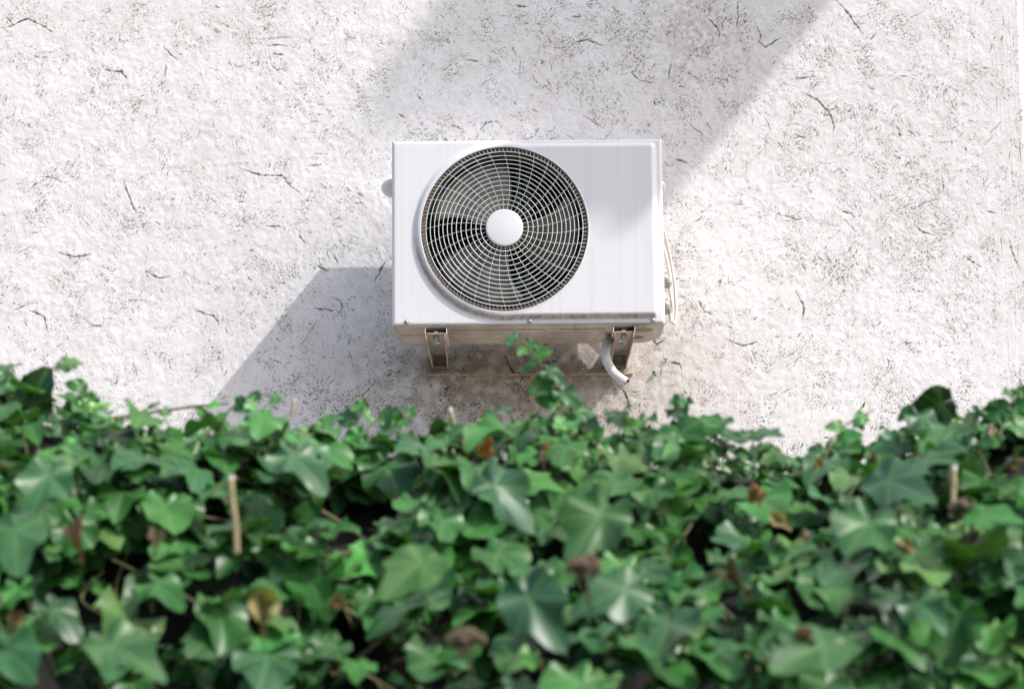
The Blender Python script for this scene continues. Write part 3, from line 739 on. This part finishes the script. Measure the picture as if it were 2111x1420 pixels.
ivy = empty('ivy', (0, YT-.5, crest(0)-.3)); tag(ivy, 'dense green ivy with lobed leaves, blurred, filling the foreground below the unit', 'ivy')
LV = Leaves(); stems = MB(); rl = np.random.default_rng(99)
def tint_for(r):
    u = r.random(); k = r.lognormal(0.08, .30)
    if u < .58: c = np.array([.034, .128, .028])
    elif u < .80: c = np.array([.026, .092, .034])
    elif u < .93: c = np.array([.055, .175, .036])
    else: c = np.array([.10, .20, .055])
    return np.clip(c*k, .01, .5)
def petiole(p, n, tip, L):
    p = Vector(p); n = Vector(n); t = Vector(tip).normalized()
    q = p - n*L*.8 - t*L*.45 + Vector((0, 0, -.2*L)); m = p - t*L*.35 - n*L*.25
    stems.tube(smooth_path([q, m, p], 3), .0013, 4, cap=False)
NL = 3300
HO = [(rl.uniform(-1.4, 1.4), rl.uniform(.1, 1.0), rl.uniform(.05, .12), rl.uniform(.035, .075)) for _ in range(58)]
HO += [(at(a, b, 3.3).x, s_, .12, .05) for a, b, s_ in ((430, 1060, .55), (1030, 1340, .95), (1950, 1240, .85), (330, 1150, .75))]
for k in range(NL):
    x = rl.uniform(-1.75, 1.75) if rl.random() < .45 else rl.uniform(-.95, .95)
    s = rl.random()**.9*1.12 - .02; s = max(s, 0); n = nrm_face(x, min(s, 1)); lay = rl.random()
    off = .045 - .115*lay**1.1 + rl.normal(0, .012)
    p = face(x, s) + n*off
    sz = rl.lognormal(math.log(.062), .22); sz = min(max(sz, .02), .095)
    if s < .12: sz *= .82
    if rl.random() < .9 and any(((x-a)/c)**2+((s-b)/d)**2 < 1 for a, b, c, d in HO): continue
    nn = n*.40 + np.array([rl.normal(0, .42), -.22+rl.normal(0, .32), .80+rl.normal(0, .32)])
    tip = np.array([rl.normal(0, .75), -.75+rl.normal(0, .35), -.5+rl.normal(0, .3)])
    LV.add(p, sz, nn, tip, tint_for(rl))
    if lay < .6: petiole(p, nn/np.linalg.norm(nn), tip, sz*.9)
# leaves that stand up along the crest
for k in range(520):
    x = rl.uniform(-1.6, 1.6); p = face(x, 0) + np.array([0, rl.uniform(-.1, .15), rl.uniform(-.03, .015)])
    sz = rl.uniform(.028, .054); tip = np.array([rl.normal(0, .8), rl.normal(-.3, .4), rl.normal(-.15, .35)])
    nn = np.array([rl.normal(0, .5), rl.uniform(-.9, 0), .8+rl.normal(0, .3)]); LV.add(p, sz, nn, tip, tint_for(rl)); petiole(p, nn/np.linalg.norm(nn), tip, sz)
# back slope, seen only from elsewhere
for k in range(500):
    x = rl.uniform(-1.6, 1.6); t = rl.random(); p = np.array([x, YT+.05+.2*t, crest(x)-.02-.25*t]); nn = np.array([rl.normal(0, .3), .3+.5*t, .8])
    LV.add(p, rl.uniform(.03, .05), nn, np.array([rl.normal(0, .6), .5, -.5]), tint_for(rl))
# named sprays that rise from the crest: pixel path, distance, leaf size
def spray(path, Y, size, nleaf, seed, rr=.0022, face_cam=.8):
    r = np.random.default_rng(seed); P = smooth_path([at(a, b, Y+.02*math.sin(i*1.3)) for i, (a, b) in enumerate(path)], 8)
    stems.tube(P, [rr*(1-.55*i/len(P)) for i in range(len(P))], 6)
    for k in range(nleaf):
        t = (k+.6)/nleaf; p = P[min(int(t*(len(P)-1)), len(P)-1)]; sd = 1 if k % 2 else -1
        sz = size*(1-.45*t)*r.uniform(.75, 1.2)
        tip = np.array([sd*r.uniform(.4, 1.1), r.normal(-.3, .3), r.normal(-.35, .5)]); base_ = np.array(p) + tip/np.linalg.norm(tip)*sz*.35
        nn = np.array([r.normal(0, .4), -face_cam, .55+r.normal(0, .3)])
        c = tint_for(r); c = c*1.25
        stems.tube([tuple(p), tuple(base_)], .0011, 4, cap=False); LV.add(base_, sz, nn, tip, c)
spray([(1195, 905), (1188, 868), (1165, 822), (1135, 780), (1108, 742), (1085, 712), (1062, 690)], 3.95, .040, 13, 1, .0026)
spray([(1180, 900), (1175, 860), (1150, 825)], 3.9, .036, 5, 2)
spray([(20, 860), (60, 810), (100, 770), (128, 738)], 3.85, .040, 4, 3)
spray([(150, 880), (175, 830), (180, 790)], 3.85, .040, 5, 4)
spray([(420, 900), (480, 840), (530, 812), (590, 830)], 3.95, .030, 9, 5)
spray([(700, 930), (735, 870), (762, 812)], 3.95, .042, 5, 6)
spray([(740, 900), (790, 855), (835, 840), (850, 870)], 3.95, .040, 5, 7)
spray([(1360, 930), (1385, 880), (1395, 830), (1400, 812)], 3.95, .026, 7, 8)
spray([(1420, 920), (1430, 880), (1420, 855)], 3.95, .034, 5, 9)
spray([(1850, 930), (1880, 860), (1910, 820)], 3.85, .048, 4, 10)
spray([(2060, 900), (2085, 830), (2105, 785)], 3.85, .046, 6, 11)
spray([(1700, 940), (1740, 880), (1800, 845)], 3.95, .036, 5, 12)
spray([(600, 930), (640, 880), (690, 870)], 3.9, .045, 5, 13)
spray([(230, 862), (300, 852), (400, 838), (470, 832)], 4.0, .026, 5, 14, .0034)
spray([(900, 940), (960, 900), (1010, 880)], 3.95, .036, 6, 15)
spray([(1250, 930), (1290, 890), (1330, 880)], 3.95, .040, 6, 16)
spray([(0, 800), (10, 780), (20, 772)], 3.85, .035, 3, 17)
# single leaves one can tell apart
LOBED = [i for i, k in enumerate(KINDS) if k > .5]
def big(px_, py_, Y, size, nn, tip, tint, var): LV.add(at(px_, py_, Y), min(size, .084), nn, tip, [c*.75 for c in tint], var if var in ROUND[:2] else LOBED[var % len(LOBED)])
big(62, 838, 3.80, .074, (-.3, -.95, -.1), (.45, 0, .9), (.022, .070, .010), ROUND[0])
big(140, 745, 3.80, .030, (.3, -.6, .7), (.5, -.2, .4), (.10, .22, .06), 5)
big(1940, 832, 3.83, .060, (-.3, -.8, -.1), (-.95, 0, -.35), (.025, .07, .008), ROUND[1])
big(1900, 860, 3.80, .070, (.2, -.6, .8), (.5, -.3, -.6), (.05, .15, .07), 10)
big(1240, 1060, 3.05, .085, (.05, -.8, .55), (-.45, -.1, -.8), (.075, .19, .06), 12)
big(1290, 1215, 3.0, .08, (.2, -.75, .6), (-.8, -.2, -.4), (.05, .15, .06), 15)
big(1090, 1230, 2.98, .095, (-.2, -.9, .35), (.5, -.1, -.8), (.04, .13, .065), 18)
big(870, 1160, 3.0, .075, (0, -.7, .6), (-.6, -.2, -.7), (.08, .20, .05), 20)
big(1790, 1080, 3.05, .10, (.1, -.6, .75), (-.4, -.35, -.7), (.05, .17, .05), 22)
big(1830, 990, 3.3, .09, (-.3, -.7, .7), (.7, -.3, -.6), (.06, .15, .08), 24)
big(600, 940, 3.5, .10, (.1, -.55, .8), (.6, -.4, -.55), (.065, .17, .075), 26)
big(1020, 1000, 3.3, .085, (.4, -.75, .5), (.75, -.2, -.65), (.055, .15, .08), 28)
big(100, 980, 3.3, .075, (.1, -.7, .6), (-.2, -.3, -.9), (.06, .18, .07), 30)
big(30, 1090, 3.1, .09, (-.1, -.7, .6), (.2, -.3, -.9), (.07, .19, .07), 32)
big(230, 1330, 2.85, .10, (.1, -.6, .8), (.7, -.3, -.4), (.07, .18, .06), 34)
big(1700, 1330, 2.85, .085, (.1, -.6, .8), (-.7, -.3, -.4), (.07, .18, .06), 36)
fol = LV.build('foliage', M_leaf, ivy, origin=(0, YT-.5, crest(0)))
# woody runners inside
for k in range(46):
    x = rl.uniform(-1.6, 1.6); P = []
    s = rl.uniform(.2, 1.0)
    for j in range(7):
        n = nrm_face(x, min(max(s, 0), 1)); P.append(Vector(face(x, max(s, 0)) - n*rl.uniform(.0, .07))); x += rl.normal(.0, .07); s -= rl.uniform(.02, .12)
        if s < 0: break
    if len(P) > 2: stems.tube(smooth_path(P, 5), rl.uniform(.0015, .0035), 5)
stems.build('stems', M_stem, ivy)
# dry leaves
dl = [(1000, 925, 3.80, .045, (.42, .17, .06)), (960, 918, 3.85, .03, (.45, .20, .08)), (1130, 925, 3.85, .034, (.42, .17, .07)), (1120, 945, 3.8, .03, (.50, .34, .22)), (1560, 1012, 3.5, .045, (.48, .24, .09)), (1600, 1068, 3.35, .038, (.60, .46, .26)),
      (545, 1240, 2.88, .062, (.45, .37, .17)), (145, 1095, 3.1, .048, (.30, .19, .14)), (1690, 955, 3.7, .024, (.50, .28, .13)), (1800, 940, 3.8, .018, (.40, .14, .05)), (2045, 885, 3.75, .034, (.60, .46, .38)), (120, 960, 3.4, .018, (.40, .2, .15)),
      (1660, 1100, 3.3, .022, (.46, .3, .2)), (320, 1110, 3.1, .034, (.40, .27, .2)), (30, 1275, 2.95, .035, (.32, .2, .11)), (1500, 1180, 3.0, .048, (.13, .09, .05)), (700, 1240, 2.95, .028, (.33, .2, .12)), (1860, 1120, 3.2, .03, (.36, .22, .12)), (1655, 1300, 2.9, .032, (.28, .15, .08)), (2090, 960, 3.6, .03, (.38, .26, .16))]
for i, (a, b, Y, sz, c) in enumerate(dl):
    D = Leaves(); p = at(a, b, Y-(.10 if i < 4 else .05))
    D.add(p, sz*.8, (rl.normal(0, .4), -.8, .3+rl.normal(0, .3)), (rl.normal(0, .8), -.1, -.8), [v*.7 for v in c], var=40+(i*3+1) % 8); D.build('dry_leaf', M_dead, ivy, origin=p)
# cut stems standing out of the ivy
for pts, Y, r in (([(476, 985), (479, 1030), (486, 1085), (488, 1140)], 3.0, .0038), ([(1966, 965), (1965, 1010), (1962, 1065)], 3.35, .0046), ([(928, 845), (938, 880), (944, 905)], 3.9, .0034), ([(606, 825), (601, 860)], 3.95, .0028)):
    mb = MB(); P = smooth_path([at(a, b, Y) for a, b in pts], 8); mb.tube(P, [r*(1+.06*math.sin(i*1.7)) for i in range(len(P))], 10, 0)
    mb.tube([P[0]+(P[0]-P[1]).normalized()*.004, P[0]+(P[1]-P[0]).normalized()*.002], r*1.04, 10, 1); mb.build('cut_stem', [M_twig, M_cut], ivy, origin=P[0])
# dry seed heads
def seed_head(px_, py_, Y, R, ph):
    c = at(px_, py_, Y); mb = MB(); r = np.random.default_rng(ph)
    for k in range(170):
        d = Vector(r.normal(0, 1, 3)).normalized(); d.z = abs(d.z)*.9+d.z*.1 if r.random() < .8 else d.z
        d.z *= .7; e = c + d*R*r.uniform(.5, 1.15); mb.tube([c, e], .0007, 3, cap=False); egg_s(mb, e, .0034*r.uniform(.7, 1.3))
    mb.tube([c, c+Vector((.006, .03, -.03)), c+Vector((.01, .06, -.05))], .0020, 6)
    mb.build('seed_head', M_umbel, ivy, origin=c)
def egg_s(mb, c, r):
    vs = [c+Vector(d)*r for d in ((1,0,0),(-1,0,0),(0,1,0),(0,-1,0),(0,0,1.2),(0,0,-1.2))]
    mb.add(vs, [(0,2,4),(2,1,4),(1,3,4),(3,0,4),(2,0,5),(1,2,5),(3,1,5),(0,3,5)])
seed_head(1204, 1172, 2.84, .021, 1); seed_head(958, 1322, 2.80, .021, 2); seed_head(1985, 1050, 3.25, .017, 3)

# ================================================================== SMALL PLANTS ROOTED IN THE PLASTER
sd = [(1372, 742, .013, 'tiny green seedling rooted in the wall right of the drain hose'), (1348, 772, .016, 'small drooping seedling on the wall below the lower valve'), (1412, 806, .012, 'small sprout on the wall above the ivy, right of the unit'), (1778, 838, .016, 'upright little sprout with narrow leaves on the wall at far right'), (1775, 868, .015, 'little narrow-leaved sprout just above the ivy at far right')]
for i, (a, b, s, lb) in enumerate(sd):
    p = at(a, b, YW-.003); mb = MB(); r = np.random.default_rng(i+50)
    for k in range(5):
        d = Vector((r.normal(0, .6), -.5, r.normal(.4 if i > 2 else -.3, .7))).normalized()*s*r.uniform(.6, 1.2); side = d.cross(Vector((0, 1, 0))).normalized()*s*.22
        e = p + d; m = p + d*.55; mb.add([p, m+side, e, m-side], [(0, 1, 2, 3)])
        mb.tube([p, m], .0006, 4, cap=False)
    o = mb.build('wall_seedling', M_seed_green, origin=p); tag(o, lb, 'seedling', 'seedlings growing out of the plaster')
print('leaves', LV.n)
